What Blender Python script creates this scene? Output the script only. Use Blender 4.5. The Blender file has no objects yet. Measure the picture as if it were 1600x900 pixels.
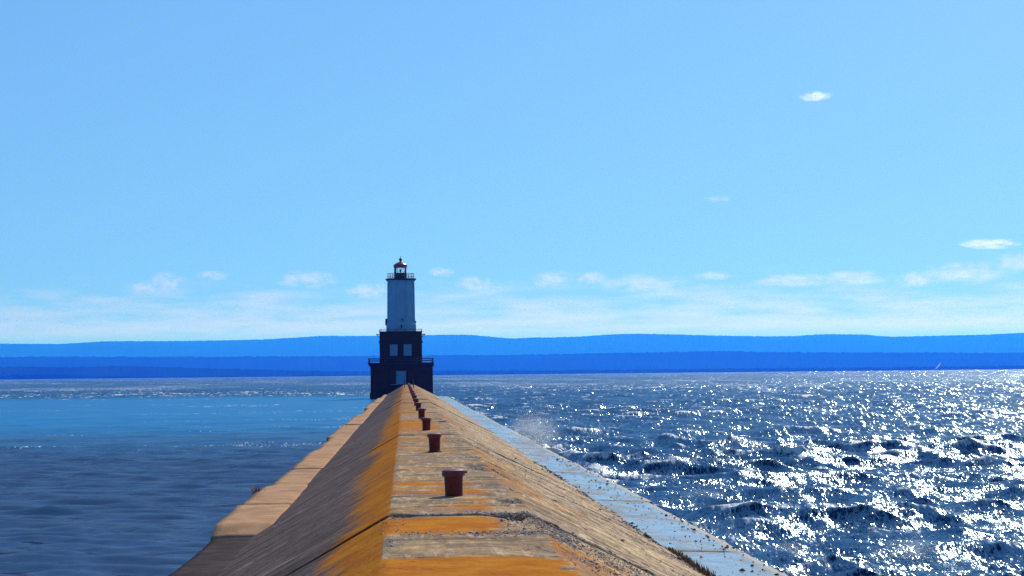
import bpy, bmesh, math, random
import numpy as np
from mathutils import Vector, Matrix, Euler

R = math.radians
rng = np.random.default_rng(7)
random.seed(7)
sc = bpy.context.scene
COL = sc.collection

# ------------------------------------------------------------------ camera
CAM_Z = 3.8
FPX = 3000.0                      # focal length in pixels of a 1600 px wide picture
YAW, PITCH, ROLL = R(3.205), R(2.55), R(0.573)
cam_d = bpy.data.cameras.new('camera')
cam = bpy.data.objects.new('camera', cam_d)
COL.objects.link(cam)
cam_d.sensor_width = 36.0
cam_d.lens = 36.0 * FPX / 1600.0
cam_d.clip_start = 0.1
cam_d.clip_end = 200000.0
base = Euler((math.pi/2 + PITCH, 0, -YAW), 'XYZ').to_matrix()
roll = Matrix.Rotation(-ROLL, 3, 'Z')
cam.matrix_world = Matrix.Translation((0, 0, CAM_Z)) @ (base @ roll).to_4x4()
sc.camera = cam
CR = np.array(base @ roll)

def ray(px, py):
    """direction (with y = 1) of the line of sight at a pixel of the 1600x900 photograph"""
    v = CR @ np.array([(px-800.0)/FPX, (450.0-py)/FPX, -1.0])
    return v / v[1]

# ------------------------------------------------------------------ light
SUN_EL, SUN_AZ = R(41), R(29)
world = bpy.data.worlds.new('World'); sc.world = world; world.use_nodes = True
nt = world.node_tree; nt.nodes.clear()
out = nt.nodes.new('ShaderNodeOutputWorld')
bg = nt.nodes.new('ShaderNodeBackground')
sky = nt.nodes.new('ShaderNodeTexSky'); sky.sky_type = 'NISHITA'; sky.sun_disc = False
sky.sun_elevation = SUN_EL; sky.sun_rotation = SUN_AZ
sky.altitude = 200; sky.air_density = 1.0; sky.dust_density = 0.1; sky.ozone_density = 5.0
# very clear polarised air: the pale band of the sky model at the horizon is kept below the view
wtc = nt.nodes.new('ShaderNodeTexCoord'); wsx = nt.nodes.new('ShaderNodeSeparateXYZ'); nt.links.new(wtc.outputs['Generated'], wsx.inputs[0])
wad = nt.nodes.new('ShaderNodeMath'); wad.operation = 'ADD'; nt.links.new(wsx.outputs[2], wad.inputs[0]); wad.inputs[1].default_value = .30
wcx = nt.nodes.new('ShaderNodeCombineXYZ'); nt.links.new(wsx.outputs[0], wcx.inputs[0]); nt.links.new(wsx.outputs[1], wcx.inputs[1]); nt.links.new(wad.outputs[0], wcx.inputs[2])
wnn = nt.nodes.new('ShaderNodeVectorMath'); wnn.operation = 'NORMALIZE'; nt.links.new(wcx.outputs[0], wnn.inputs[0]); nt.links.new(wnn.outputs[0], sky.inputs['Vector'])
hsv = nt.nodes.new('ShaderNodeHueSaturation'); hsv.inputs['Saturation'].default_value = 1.12
nt.links.new(sky.outputs[0], hsv.inputs['Color'])
tnt = nt.nodes.new('ShaderNodeMix'); tnt.data_type = 'RGBA'; tnt.blend_type = 'MULTIPLY'; tnt.inputs[0].default_value = 1.0
nt.links.new(hsv.outputs[0], tnt.inputs[6]); tnt.inputs[7].default_value = (1.17, 1.24, 1.03, 1)
nt.links.new(tnt.outputs[2], bg.inputs['Color'])
bg.inputs['Strength'].default_value = 0.15
nt.links.new(bg.outputs[0], out.inputs['Surface'])

sun_d = bpy.data.lights.new('sun', 'SUN'); sun_d.energy = 4.5; sun_d.angle = R(0.53); sun_d.color = (1.0, 0.95, 0.88)
sun = bpy.data.objects.new('sun', sun_d); COL.objects.link(sun)
sdir = Vector((math.sin(SUN_AZ)*math.cos(SUN_EL), math.cos(SUN_AZ)*math.cos(SUN_EL), math.sin(SUN_EL)))
sun.rotation_euler = sdir.to_track_quat('Z', 'Y').to_euler()

sc.view_settings.view_transform = 'Standard'
sc.view_settings.look = 'None'
sc.view_settings.gamma = 1.0
sc.view_settings.exposure = 0.0
sc.view_settings.use_curve_mapping = False
sc.cycles.use_denoising = True
sc.cycles.denoising_input_passes = 'RGB_ALBEDO_NORMAL'
sc.cycles.denoising_prefilter = 'NONE'
sc.cycles.max_bounces = 6
sc.cycles.transparent_max_bounces = 12
sc.cycles.volume_bounces = 1
sc.cycles.caustics_reflective = False
sc.cycles.caustics_refractive = False

# ------------------------------------------------------------------ helpers
def tag(o, label=None, cat=None, group=None, kind=None):
    if label: o['label'] = label
    if cat: o['category'] = cat
    if group: o['group'] = group
    if kind: o['kind'] = kind
    return o

def link(name, me, mat=None, parent=None):
    o = bpy.data.objects.new(name, me)
    if mat is not None: me.materials.append(mat)
    COL.objects.link(o)
    if parent is not None: o.parent = parent
    return o

def empty(name, loc):
    o = bpy.data.objects.new(name, None); COL.objects.link(o); o.location = loc
    o.empty_display_size = .2
    return o

def mesh_np(name, verts, faces, smooth=False, attrs=None):
    """verts (n,3), faces (m,k)"""
    me = bpy.data.meshes.new(name)
    verts = np.asarray(verts, np.float32); faces = np.asarray(faces, np.int32)
    m, k = faces.shape
    me.vertices.add(len(verts)); me.vertices.foreach_set('co', verts.ravel())
    me.loops.add(m*k); me.loops.foreach_set('vertex_index', faces.ravel())
    me.polygons.add(m); me.polygons.foreach_set('loop_start', np.arange(0, m*k, k, dtype=np.int32))
    me.polygons.foreach_set('loop_total', np.full(m, k, np.int32))
    if smooth: me.polygons.foreach_set('use_smooth', np.ones(m, bool))
    for n, a in (attrs or {}).items():
        at = me.attributes.new(n, 'FLOAT', 'POINT'); at.data.foreach_set('value', np.asarray(a, np.float32).ravel())
    me.update(calc_edges=True); me.validate()
    return me

def grid_faces(nr, nc):
    i = np.arange(nr*nc).reshape(nr, nc)
    return np.stack([i[:-1, :-1], i[:-1, 1:], i[1:, 1:], i[1:, :-1]], -1).reshape(-1, 4)

def bm_obj(name, bm, mat, parent=None, smooth=None):
    me = bpy.data.meshes.new(name); bm.normal_update(); bm.to_mesh(me); bm.free()
    o = link(name, me, mat, parent)
    if smooth is not None:
        for p in me.polygons: p.use_smooth = True
        me.set_sharp_from_angle(angle=R(smooth))
    return o

def bx(bm, x0, x1, y0, y1, z0, z1, bev=0.0):
    r = bmesh.ops.create_cube(bm, size=1.0)
    for v in r['verts']:
        v.co = Vector(((x0+x1)/2 + v.co.x*(x1-x0), (y0+y1)/2 + v.co.y*(y1-y0), (z0+z1)/2 + v.co.z*(z1-z0)))
    if bev > 0:
        es = list({e for v in r['verts'] for e in v.link_edges})
        bmesh.ops.bevel(bm, geom=es, offset=bev, segments=2, affect='EDGES', profile=.5)

def bar(bm, a, b, r, seg=8):
    a = Vector(a); b = Vector(b); d = b-a
    m = Matrix.Translation((a+b)/2) @ d.to_track_quat('Z', 'Y').to_matrix().to_4x4()
    bmesh.ops.create_cone(bm, cap_ends=True, segments=seg, radius1=r, radius2=r, depth=d.length, matrix=m)

def lathe(bm, prof, seg=32, centre=(0, 0), rot=0.0, close=True):
    rings = []
    for r, z in prof:
        rings.append([bm.verts.new((centre[0]+r*math.cos(rot+2*math.pi*k/seg), centre[1]+r*math.sin(rot+2*math.pi*k/seg), z)) for k in range(seg)])
    for a, b in zip(rings[:-1], rings[1:]):
        for k in range(seg):
            bm.faces.new((a[k], a[(k+1) % seg], b[(k+1) % seg], b[k]))
    if close:
        bm.faces.new(list(reversed(rings[0]))); bm.faces.new(rings[-1])

# value noise in numpy
_tab = np.random.default_rng(11).random((256, 256)).astype(np.float32)
def vnoise(x, y):
    xi = np.floor(x).astype(int); yi = np.floor(y).astype(int)
    fx = x-xi; fy = y-yi
    fx = fx*fx*(3-2*fx); fy = fy*fy*(3-2*fy)
    a = _tab[xi % 256, yi % 256]; b = _tab[(xi+1) % 256, yi % 256]
    c = _tab[xi % 256, (yi+1) % 256]; d = _tab[(xi+1) % 256, (yi+1) % 256]
    return (a*(1-fx)+b*fx)*(1-fy) + (c*(1-fx)+d*fx)*fy
def fbm(x, y, o=4):
    s = 0; a = .5; t = 0
    for k in range(o):
        s = s + a*vnoise(x*2**k + 17.3*k, y*2**k + 9.1*k); t += a; a *= .5
    return s/t
def sstep(a, b, x):
    t = np.clip((x-a)/(b-a), 0, 1); return t*t*(3-2*t)

# ------------------------------------------------------------------ materials
class N:
    def __init__(s, name):
        s.m = bpy.data.materials.new(name); s.m.use_nodes = True
        s.t = s.m.node_tree; s.t.nodes.clear()
        s.out = s.t.nodes.new('ShaderNodeOutputMaterial')
    def n(s, kind, **kw):
        nd = s.t.nodes.new('ShaderNode'+kind)
        for k, v in kw.items():
            if k[0] == 'i' and k[1:].isdigit(): s.put(nd.inputs[int(k[1:])], v)
            elif k in nd.inputs.keys(): s.put(nd.inputs[k], v)
            else: setattr(nd, k, v)
        return nd
    def put(s, sock, v):
        if isinstance(v, bpy.types.NodeSocket): s.t.links.new(v, sock)
        elif isinstance(v, bpy.types.Node): s.t.links.new(v.outputs[0], sock)
        else: sock.default_value = v
    def math(s, op, a, b=0.0, c=0.0, clamp=False):
        nd = s.t.nodes.new('ShaderNodeMath'); nd.operation = op; nd.use_clamp = clamp
        s.put(nd.inputs[0], a); s.put(nd.inputs[1], b); s.put(nd.inputs[2], c); return nd.outputs[0]
    def vmath(s, op, a, b=(0, 0, 0)):
        nd = s.t.nodes.new('ShaderNodeVectorMath'); nd.operation = op
        s.put(nd.inputs[0], a); s.put(nd.inputs[1], b); return nd.outputs[0]
    def noise(s, vec, scale, detail=4.0, rough=.55, dist=0.0):
        nd = s.t.nodes.new('ShaderNodeTexNoise'); s.put(nd.inputs['Vector'], vec)
        nd.inputs['Scale'].default_value = scale; nd.inputs['Detail'].default_value = detail
        nd.inputs['Roughness'].default_value = rough; nd.inputs['Distortion'].default_value = dist
        return nd
    def step(s, x, a, b):
        nd = s.t.nodes.new('ShaderNodeMapRange'); nd.interpolation_type = 'SMOOTHSTEP'; nd.clamp = True
        s.put(nd.inputs['Value'], x); nd.inputs['From Min'].default_value = a; nd.inputs['From Max'].default_value = b
        return nd.outputs[0]
    def mix(s, f, a, b):
        nd = s.t.nodes.new('ShaderNodeMix'); nd.data_type = 'RGBA'
        s.put(nd.inputs[0], f); s.put(nd.inputs[6], a); s.put(nd.inputs[7], b); return nd.outputs[2]
    def attr(s, name):
        nd = s.t.nodes.new('ShaderNodeAttribute'); nd.attribute_name = name; return nd.outputs['Fac']
    def pos(s):
        return s.t.nodes.new('ShaderNodeNewGeometry').outputs['Position']
    def bsdf(s, **kw):
        nd = s.t.nodes.new('ShaderNodeBsdfPrincipled')
        for k, v in kw.items(): s.put(nd.inputs[k.replace('_', ' ')], v)
        s.t.links.new(nd.outputs[0], s.out.inputs['Surface']); return nd
    def bump(s, h, strength=.5, dist=.05):
        nd = s.t.nodes.new('ShaderNodeBump'); s.put(nd.inputs['Height'], h)
        nd.inputs['Strength'].default_value = strength; nd.inputs['Distance'].default_value = dist
        return nd.outputs[0]

def c4(r, g, b): return (r, g, b, 1.0)

def paint(name, col, rough=.5, var=.25, scale=3.0, dirt=None):
    m = N(name); p = m.pos()
    a = m.noise(p, scale, 5).outputs[0]
    lo = c4(*[c*(1-var) for c in col]); hi = c4(*[min(1, c*(1+var)) for c in col])
    c = m.mix(m.step(a, .3, .7), lo, hi)
    if dirt:
        d = m.noise(p, scale*2.7, 6, .65).outputs[0]
        c = m.mix(m.step(d, .56, .68), c, c4(*dirt))
    m.bsdf(Base_Color=c, Roughness=rough, Normal=m.bump(m.noise(p, scale*8, 4).outputs[0], .25, .02))
    return m.m

def concrete_material(name, kind):
    m = N(name); p = m.pos()
    big = m.noise(p, .45, 5, .6).outputs[0]
    mid = m.noise(p, 2.2, 6, .62).outputs[0]
    fine = m.noise(p, 14, 6, .7).outputs[0]
    grit = m.n('TexVoronoi', Vector=p, Scale=26.0).outputs['Distance']
    if kind == 'block':
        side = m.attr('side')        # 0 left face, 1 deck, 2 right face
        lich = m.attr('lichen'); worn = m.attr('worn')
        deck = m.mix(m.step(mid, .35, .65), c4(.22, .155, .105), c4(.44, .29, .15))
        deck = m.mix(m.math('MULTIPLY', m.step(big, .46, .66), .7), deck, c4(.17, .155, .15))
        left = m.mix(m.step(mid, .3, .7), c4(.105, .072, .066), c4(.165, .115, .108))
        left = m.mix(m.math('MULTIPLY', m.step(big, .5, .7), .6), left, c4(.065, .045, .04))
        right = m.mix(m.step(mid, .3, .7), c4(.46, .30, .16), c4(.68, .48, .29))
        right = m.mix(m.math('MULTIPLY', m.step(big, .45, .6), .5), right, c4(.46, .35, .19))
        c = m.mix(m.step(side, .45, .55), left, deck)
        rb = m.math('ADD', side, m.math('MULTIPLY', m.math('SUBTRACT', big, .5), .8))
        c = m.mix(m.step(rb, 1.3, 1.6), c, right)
        # pale washed streaks and dark run marks down the left face
        st = m.noise(m.vmath('MULTIPLY', p, (.30, 1.7, .30)), 1.3, 4, .6).outputs[0]
        onl = m.math('SUBTRACT', 1.0, m.step(side, .3, .4))
        c = m.mix(m.math('MULTIPLY', m.math('MULTIPLY', m.step(st, .60, .68), m.step(mid, .42, .56)), onl), c, c4(.36, .30, .30))
        c = m.mix(m.math('MULTIPLY', m.math('SUBTRACT', 1.0, m.step(st, .34, .42)), .75), c, c4(.035, .027, .027))
        ban = m.noise(m.vmath('MULTIPLY', p, (.12, 1.6, .3)), 1.5, 5, .65).outputs[0]
        c = m.mix(m.math('MULTIPLY', m.step(ban, .52, .64), m.math('MULTIPLY', m.step(side, .5, .7), .55)), c, c4(.34, .22, .13))
        c = m.mix(m.math('MULTIPLY', m.math('SUBTRACT', 1.0, m.step(ban, .34, .44)), m.math('MULTIPLY', m.step(side, .5, .7), .6)), c, c4(.12, .095, .095))
        onr = m.step(rb, 1.25, 1.5); ond = m.math('MULTIPLY', m.step(side, .5, .7), m.math('SUBTRACT', 1.0, onr))
        flat = m.math('MAXIMUM', m.math('MULTIPLY', ond, .45), onr)
        # formwork and erosion lines running across the wall, mottling, cracks
        ero = m.noise(m.vmath('MULTIPLY', p, (.45, 1.7, .45)), 1.0, 7, .72).outputs[0]
        c = m.mix(m.math('MULTIPLY', m.step(ero, .53, .66), m.math('MULTIPLY', flat, .6)), c, c4(.17, .105, .07))
        c = m.mix(m.math('MULTIPLY', m.step(ero, .47, .37), m.math('MULTIPLY', flat, .75)), c, c4(.82, .56, .34))
        mot = m.noise(m.vmath('MULTIPLY', p, (9.0, 1.2, 3.0)), 1.0, 6, .75).outputs[0]
        c = m.mix(m.math('MULTIPLY', m.step(mot, .54, .62), m.math('MULTIPLY', flat, .85)), c, c4(.12, .078, .06))
        c = m.mix(m.math('MULTIPLY', m.step(mot, .47, .38), m.math('MULTIPLY', flat, .85)), c, c4(.84, .60, .40))
        crk = m.math('ABSOLUTE', m.math('SUBTRACT', m.noise(m.vmath('MULTIPLY', p, (.16, .9, .16)), 1.0, 6, .7).outputs[0], .5))
        c = m.mix(m.math('MULTIPLY', m.math('SUBTRACT', 1.0, m.step(crk, .006, .022)), m.math('MULTIPLY', flat, .85)), c, c4(.045, .032, .028))
        lm = m.noise(m.vmath('MULTIPLY', p, (6.0, 1.5, 3.0)), 1.0, 6, .75).outputs[0]
        c = m.mix(m.math('MULTIPLY', m.step(lm, .56, .66), m.math('MULTIPLY', onl, .6)), c, c4(.20, .16, .165))
        c = m.mix(m.math('MULTIPLY', m.step(lm, .42, .34), m.math('MULTIPLY', onl, .6)), c, c4(.022, .016, .018))
        sp = m.noise(p, 9.0, 4, .6).outputs[0]
        pits = m.math('MULTIPLY', m.step(sp, .56, .66), m.math('ADD', m.math('MULTIPLY', worn, .9), .30), clamp=True)
        lf = m.math('ADD', lich, m.math('MULTIPLY', m.math('SUBTRACT', mid, .5), 1.0))
        lf = m.math('ADD', lf, m.math('MULTIPLY', m.math('SUBTRACT', fine, .5), .5))
        crust = m.noise(p, 38, 3, .6).outputs[0]
        lf = m.math('ADD', lf, m.math('MULTIPLY', m.math('SUBTRACT', crust, .5), .5))
        lf = m.math('ADD', lf, m.math('MULTIPLY', m.math('SUBTRACT', ero, .5), 1.5))
        lf = m.step(lf, .30, .86)
        orange = m.mix(m.step(mid, .35, .7), c4(.42, .115, .002), c4(.50, .185, .004))
        c = m.mix(m.math('MULTIPLY', lf, .92), c, orange)
        c = m.mix(m.math('MULTIPLY', pits, .8), c, c4(.045, .035, .035))
        gr = m.math('MULTIPLY', worn, m.step(grit, .25, .5))
        c = m.mix(m.math('MULTIPLY', gr, .4), c, c4(.32, .26, .27))
        gap = m.attr('gap')
        c = m.mix(gap, c, c4(.02, .017, .018))
        h = m.math('ADD', m.math('MULTIPLY', fine, 1.0), m.math('MULTIPLY', mid, 1.2))
        h = m.math('SUBTRACT', h, m.math('MULTIPLY', pits, 1.2))
        m.bsdf(Base_Color=c, Roughness=.9, Specular_IOR_Level=.02, Normal=m.bump(h, .55, .03))
    elif kind in ('tan', 'dark'):
        if kind == 'tan': a, b, d = c4(.38, .215, .12), c4(.50, .30, .18), c4(.29, .16, .10)
        else: a, b, d = c4(.045, .034, .036), c4(.075, .058, .058), c4(.03, .023, .024)
        c = m.mix(m.step(mid, .3, .7), a, b)
        c = m.mix(m.math('MULTIPLY', m.step(big, .48, .62), .6), c, d)
        c = m.mix(m.step(fine, .64, .72), c, c4(.05, .04, .04) if kind == 'tan' else c4(.22, .18, .17))
        m.bsdf(Base_Color=c, Roughness=.9, Specular_IOR_Level=.02, Normal=m.bump(m.math('ADD', fine, mid), .5, .03))
    else:  # wet apron
        dry = m.attr('dry')
        c = m.mix(m.step(mid, .3, .7), c4(.07, .065, .065), c4(.15, .135, .125))
        c = m.mix(m.step(m.math('ADD', dry, m.math('MULTIPLY', m.math('SUBTRACT', mid, .5), .8)), .4, .6), c, c4(.24, .20, .17))
        wet = m.math('SUBTRACT', 1.0, m.step(m.math('ADD', dry, m.math('MULTIPLY', m.math('SUBTRACT', mid, .5), .8)), .45, .6))
        pool = m.noise(m.vmath('MULTIPLY', p, (1.3, .5, 1.0)), 1.0, 6, .7).outputs[0]
        wet = m.math('MULTIPLY', wet, m.math('MULTIPLY_ADD', m.step(pool, .40, .54), .68, .25))
        spk = m.noise(m.vmath('MULTIPLY', p, (9.0, 2.0, 2.0)), 1.0, 4, .7).outputs[0]
        wet = m.math('MULTIPLY', wet, m.math('SUBTRACT', 1.0, m.math('MULTIPLY', m.step(spk, .60, .68), .8)))
        c = m.mix(m.step(spk, .60, .68), c, c4(.05, .045, .05))
        rip = m.noise(m.vmath('MULTIPLY', p, (1.0, 1.0, 1.0)), 5.0, 3, .5).outputs[0]
        m.bsdf(Base_Color=c, Roughness=.7, Specular_IOR_Level=.4, Normal=m.bump(fine, .3, .02),
               Coat_Weight=wet, Coat_Roughness=.12, Coat_IOR=1.33, Coat_Normal=m.bump(rip, .12, .03))
    return m.m

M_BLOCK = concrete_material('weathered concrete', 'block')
M_TAN = concrete_material('tan concrete', 'tan')
M_DARK = concrete_material('dark concrete', 'dark')
M_WET = concrete_material('wet concrete', 'wet')
M_RED = paint('bollard paint', (.15, .008, .004), .75, .4, 6, (.025, .008, .007))
M_CAP = paint('bollard cap paint', (.16, .010, .010), .5, .35, 6, (.05, .012, .010))
M_WALL = paint('dark red brick wall', (.034, .012, .006), .9, .35, 1.5)
M_SLAB = paint('dark platform concrete', (.018, .014, .015), .8, .3, 1.5)
M_WHITE_SHADED = paint('shade tinted weathered white steel', (.18, .36, .55), .5, .10, .8, (.13, .27, .42))  # white paint with the blue of its deep shade put into the colour
M_PANEL_SHADED = paint('shade tinted white board', (.14, .32, .54), .55, .08, 1.0)  # white door and window boards, coloured blue to imitate skylit shade
M_IRON = paint('dark iron', (.020, .022, .030), .5, .3, 4)
M_ROOF = paint('red lantern roof', (.34, .014, .022), .3, .2, 3)
M_STONE = paint('pebbles', (.32, .25, .225), .85, .65, 25)
M_DARKSTONE = paint('dark pebbles', (.05, .042, .045), .8, .5, 25)

gm = N('lantern glass')
g1 = gm.n('BsdfGlossy', Roughness=.03, Color=c4(.9, .9, .9)); g2 = gm.n('BsdfTransparent', Color=c4(.97, .98, .98))
fr = gm.n('Fresnel', IOR=1.45)
ms = gm.n('MixShader', i0=fr.outputs[0], i1=g2.outputs[0], i2=g1.outputs[0])
gm.t.links.new(ms.outputs[0], gm.out.inputs['Surface'])
M_GLASS = gm.m

# ------------------------------------------------------------------ water
def water_material():
    m = N('lake water'); p = m.pos()
    calm = m.attr('calm'); foam_glint = m.attr('foam_glint'); shal = m.attr('shallow')
    # wind ripples too small for the mesh: tilt of the surface
    rv = m.noise(m.vmath('MULTIPLY', p, (3.4, .65, 1.5)), 5.0, 4, .75).outputs['Color']
    rv = m.vmath('SUBTRACT', rv, (.5, .5, .5))
    cv = m.noise(m.vmath('MULTIPLY', p, (.30, .9, .4)), 1.5, 5, .68).outputs['Color']
    cv = m.vmath('SUBTRACT', cv, (.5, .5, .5))
    dist = m.n('VectorMath', operation='LENGTH'); m.put(dist.inputs[0], p)
    rb = m.vmath('SUBTRACT', m.noise(m.vmath('MULTIPLY', p, (4.6, .55, .8)), 1.0, 4, .72).outputs['Color'], (.5, .5, .5))
    rc = m.vmath('SUBTRACT', m.noise(m.vmath('MULTIPLY', p, (1.5, .10, .4)), 1.0, 4, .75).outputs['Color'], (.5, .5, .5))
    def vmix(f, a_, b_):
        q_ = m.n('Mix', data_type='VECTOR'); m.put(q_.inputs[0], f); m.put(q_.inputs[4], a_); m.put(q_.inputs[5], b_); return q_.outputs[1]
    tr = m.vmath('ADD', m.vmath('MULTIPLY', rv, (2.3, 2.3, 0)), m.vmath('MULTIPLY', rb, (1.1, 1.1, 0)))
    far1 = m.vmath('ADD', m.vmath('MULTIPLY', rb, (2.6, 2.6, 0)), m.vmath('MULTIPLY', rv, (.8, .8, 0)))
    far2 = m.vmath('ADD', m.vmath('MULTIPLY', rc, (3.0, 3.0, 0)), m.vmath('MULTIPLY', rb, (.8, .8, 0)))
    tr = vmix(m.step(dist.outputs['Value'], 60, 160), tr, far1)
    tr = vmix(m.step(dist.outputs['Value'], 180, 420), tr, far2)
    tc = m.vmath('MULTIPLY', cv, (.6, 1.1, 0.0))
    mx = m.n('Mix', data_type='VECTOR'); m.put(mx.inputs[0], calm); m.put(mx.inputs[4], tr); m.put(mx.inputs[5], tc)
    gn = m.t.nodes.new('ShaderNodeNewGeometry').outputs['Normal']
    nrm = m.vmath('NORMALIZE', m.vmath('ADD', gn, mx.outputs[1]))
    big = m.noise(p, .05, 3, .5).outputs[0]
    deep = m.mix(big, c4(.002, .026, .085), c4(.004, .042, .13))
    teal = m.mix(big, c4(.0005, .10, .28), c4(.0005, .15, .36))
    brown = c4(.022, .014, .042)
    sh = m.step(m.math('ADD', shal, m.math('MULTIPLY', m.math('SUBTRACT', m.noise(m.vmath('MULTIPLY', p, (.18, .8, 1)), .16, 5, .65).outputs[0], .5), .8)), .0, 1.0)
    cl = m.mix(sh, teal, brown)
    base = m.mix(calm, deep, cl)
    fn = m.noise(m.vmath('MULTIPLY', p, (4.5, .75, 1.2)), 1.0, 6, .78).outputs[0]
    fn2 = m.noise(m.vmath('MULTIPLY', p, (.9, .16, .3)), 1.0, 5, .8).outputs[0]
    fm = m.n('Mix', data_type='FLOAT'); m.put(fm.inputs[0], m.step(dist.outputs['Value'], 110, 300)); m.put(fm.inputs[2], fn); m.put(fm.inputs[3], fn2)
    fn = fm.outputs[0]
    f = m.step(m.math('ADD', foam_glint, m.math('MULTIPLY', m.math('SUBTRACT', fn, .5), 2.3)), .44, .82)  # white mask holds crest foam and painted sun glints
    # seen through a polarising filter: less of the sky is mirrored than by plain water
    fre = m.n('Fresnel', IOR=1.333); m.put(fre.inputs['Normal'], nrm)
    pol = m.math('MULTIPLY', fre.outputs[0], m.math('MULTIPLY_ADD', calm, .0, .27))
    wd = m.n('BsdfDiffuse'); m.put(wd.inputs['Color'], base)
    wg = m.n('BsdfGlossy'); wg.inputs['Color'].default_value = c4(.72, .90, 1); m.put(wg.inputs['Normal'], nrm)
    wg.inputs['Roughness'].default_value = .17
    w = m.n('MixShader', i0=pol, i1=wd.outputs[0], i2=wg.outputs[0])
    d = m.n('BsdfPrincipled'); d.inputs['Base Color'].default_value = c4(.78, .80, .82); d.inputs['Roughness'].default_value = .6
    m.put(d.inputs['Normal'], m.vmath('NORMALIZE', m.vmath('ADD', gn, m.vmath('MULTIPLY', rv, (2, 2, 0)))))
    mixs = m.n('MixShader', i0=m.math('MULTIPLY', f, .85), i1=w.outputs[0], i2=d.outputs[0])
    m.t.links.new(mixs.outputs[0], m.out.inputs['Surface'])
    return m.m

def build_water():
    rows = [4.0]
    while rows[-1] < 13200:
        r = rows[-1]
        if r < 26: d = .6
        elif r < 110: d = max(.11, r*.0026)
        elif r < 600: d = r*.0042
        else: d = r*.011
        rows.append(r+d)
    rr = np.array(rows)
    th = np.concatenate([np.linspace(-34, -17.5, 70, endpoint=False), np.linspace(-17.5, 17.5, 760), np.linspace(17.5, 34, 71)[1:]])
    th = np.radians(th) + YAW
    RR, TH = np.meshgrid(rr, th, indexing='ij')
    X = RR*np.sin(TH); Y = RR*np.cos(TH)
    dr = np.gradient(rr)
    cell = np.maximum(dr[:, None], (RR*R(.047)))
    n = 150
    lam = np.exp(rng.uniform(math.log(.35), math.log(9.5), n)); lam.sort()
    ang = R(-118) + rng.normal(0, R(36), n)             # travel direction, towards the breakwater and the viewer
    amp = .034*(lam/6.0)**.84*np.where(lam > 6, .85, 1.0)
    ph = rng.uniform(0, 2*math.pi, n)
    # sheltered water lies to the left of the breakwater, as far as the lighthouse
    wob = 40*(fbm(X*.01, Y*.01, 3)-.5)
    lee = sstep(1.0, -1.0, X)*sstep(385, 300, Y + wob + .12*X)
    A = 1 - .93*lee
    # groups of higher and lower waves
    grp = .62 + .76*fbm(X*.045+31, Y*.035+7, 3)
    H = np.zeros_like(X); DX = np.zeros_like(X); DY = np.zeros_like(X); J = np.zeros_like(X)
    for l, a, q, f0 in zip(lam, amp, ang, ph):
        k = 2*math.pi/l
        fade = np.clip((l/cell - 2.2)/2.0, 0, 1)
        rmax = np.nonzero(fade.max(1) > 0)[0]
        if len(rmax) == 0: continue
        e = rmax[-1]+1
        fa = fade[:e]*A[:e]*grp[:e]*a
        p = k*(X[:e]*math.cos(q)+Y[:e]*math.sin(q)) + f0
        cp = np.cos(p); sp = np.sin(p)
        H[:e] += fa*cp
        DX[:e] -= fa*sp*math.cos(q)*.95; DY[:e] -= fa*sp*math.sin(q)*.95
        if l > 1.6: J[:e] += fa*k*cp
    # small ripples of the lee
    n2 = 40
    for l in np.exp(rng.uniform(math.log(.45), math.log(2.6), n2)):
        k = 2*math.pi/l; q = R(-96)+rng.normal(0, R(15)); a = .0085*l**.85
        fade = np.clip((l/cell - 2.0)/2.0, 0, 1)
        rmax = np.nonzero(fade.max(1) > 0)[0]
        if len(rmax) == 0: continue
        e = rmax[-1]+1
        H[:e] += fade[:e]*lee[:e]*a*np.cos(k*(X[:e]*math.cos(q)+Y[:e]*math.sin(q))+rng.uniform(0, 6.3))
    foam_glint = (sstep(.10, .75, J)*.66 + .11)*(1-lee)
    foam_glint += lee*.42*sstep(.58, .68, fbm(X*.05+11, Y*.12+4, 4))*sstep(75, 110, Y)  # sparse white flecks in the lee, painted in place of glints
    streak = fbm(X*.16+5, Y*.30+3, 4)
    foam_glint += (1-lee)*sstep(.56, .72, streak)*.24
    foam_glint += (1-lee)*sstep(110, 350, RR)*(.10+.20*sstep(.35, .7, fbm(X*.03, Y*.006, 3)))  # distant flecks: sun glitter put into the colour as white
    # churned water along the edge of the wet apron
    foam_glint += (1-lee)*np.exp(-((X-6.9)/.9)**2)*.25*sstep(.35, .6, fbm(X*.3, Y*.1, 3))*(Y < 300)
    shallow = sstep(190, 50, Y+wob*1.4) * (X < 0)
    # keep the lake out of the inside of the breakwater
    inside = (X > -3.3) & (X < 6.4) & (Y < 316)
    Z = H.copy(); Z[inside] = np.minimum(Z[inside], -.15) - .25
    V = np.stack([X+DX, Y+DY, Z], -1).reshape(-1, 3)
    me = mesh_np('water', V, grid_faces(*X.shape)[:, ::-1], True, {'calm': lee, 'foam_glint': np.clip(foam_glint, 0, 1), 'shallow': shallow})
    o = link('water', me, water_material()); tag(o, kind='structure')
    return o
build_water()

# ------------------------------------------------------------------ far shore
def hill_material(name, a, b):
    m = N(name); p = m.pos()
    f = m.noise(p, .004, 5, .6).outputs[0]
    c = m.mix(m.step(f, .35, .65), c4(*a), c4(*b))
    m.bsdf(Base_Color=c, Roughness=1.0, Specular_IOR_Level=0.0)
    return m.m
M_FOREST = hill_material('far forest', (.008, .050, .020), (.012, .068, .028))
M_FOREST_NEAR = hill_material('shore forest', (.005, .022, .012), (.008, .034, .018))

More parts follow.
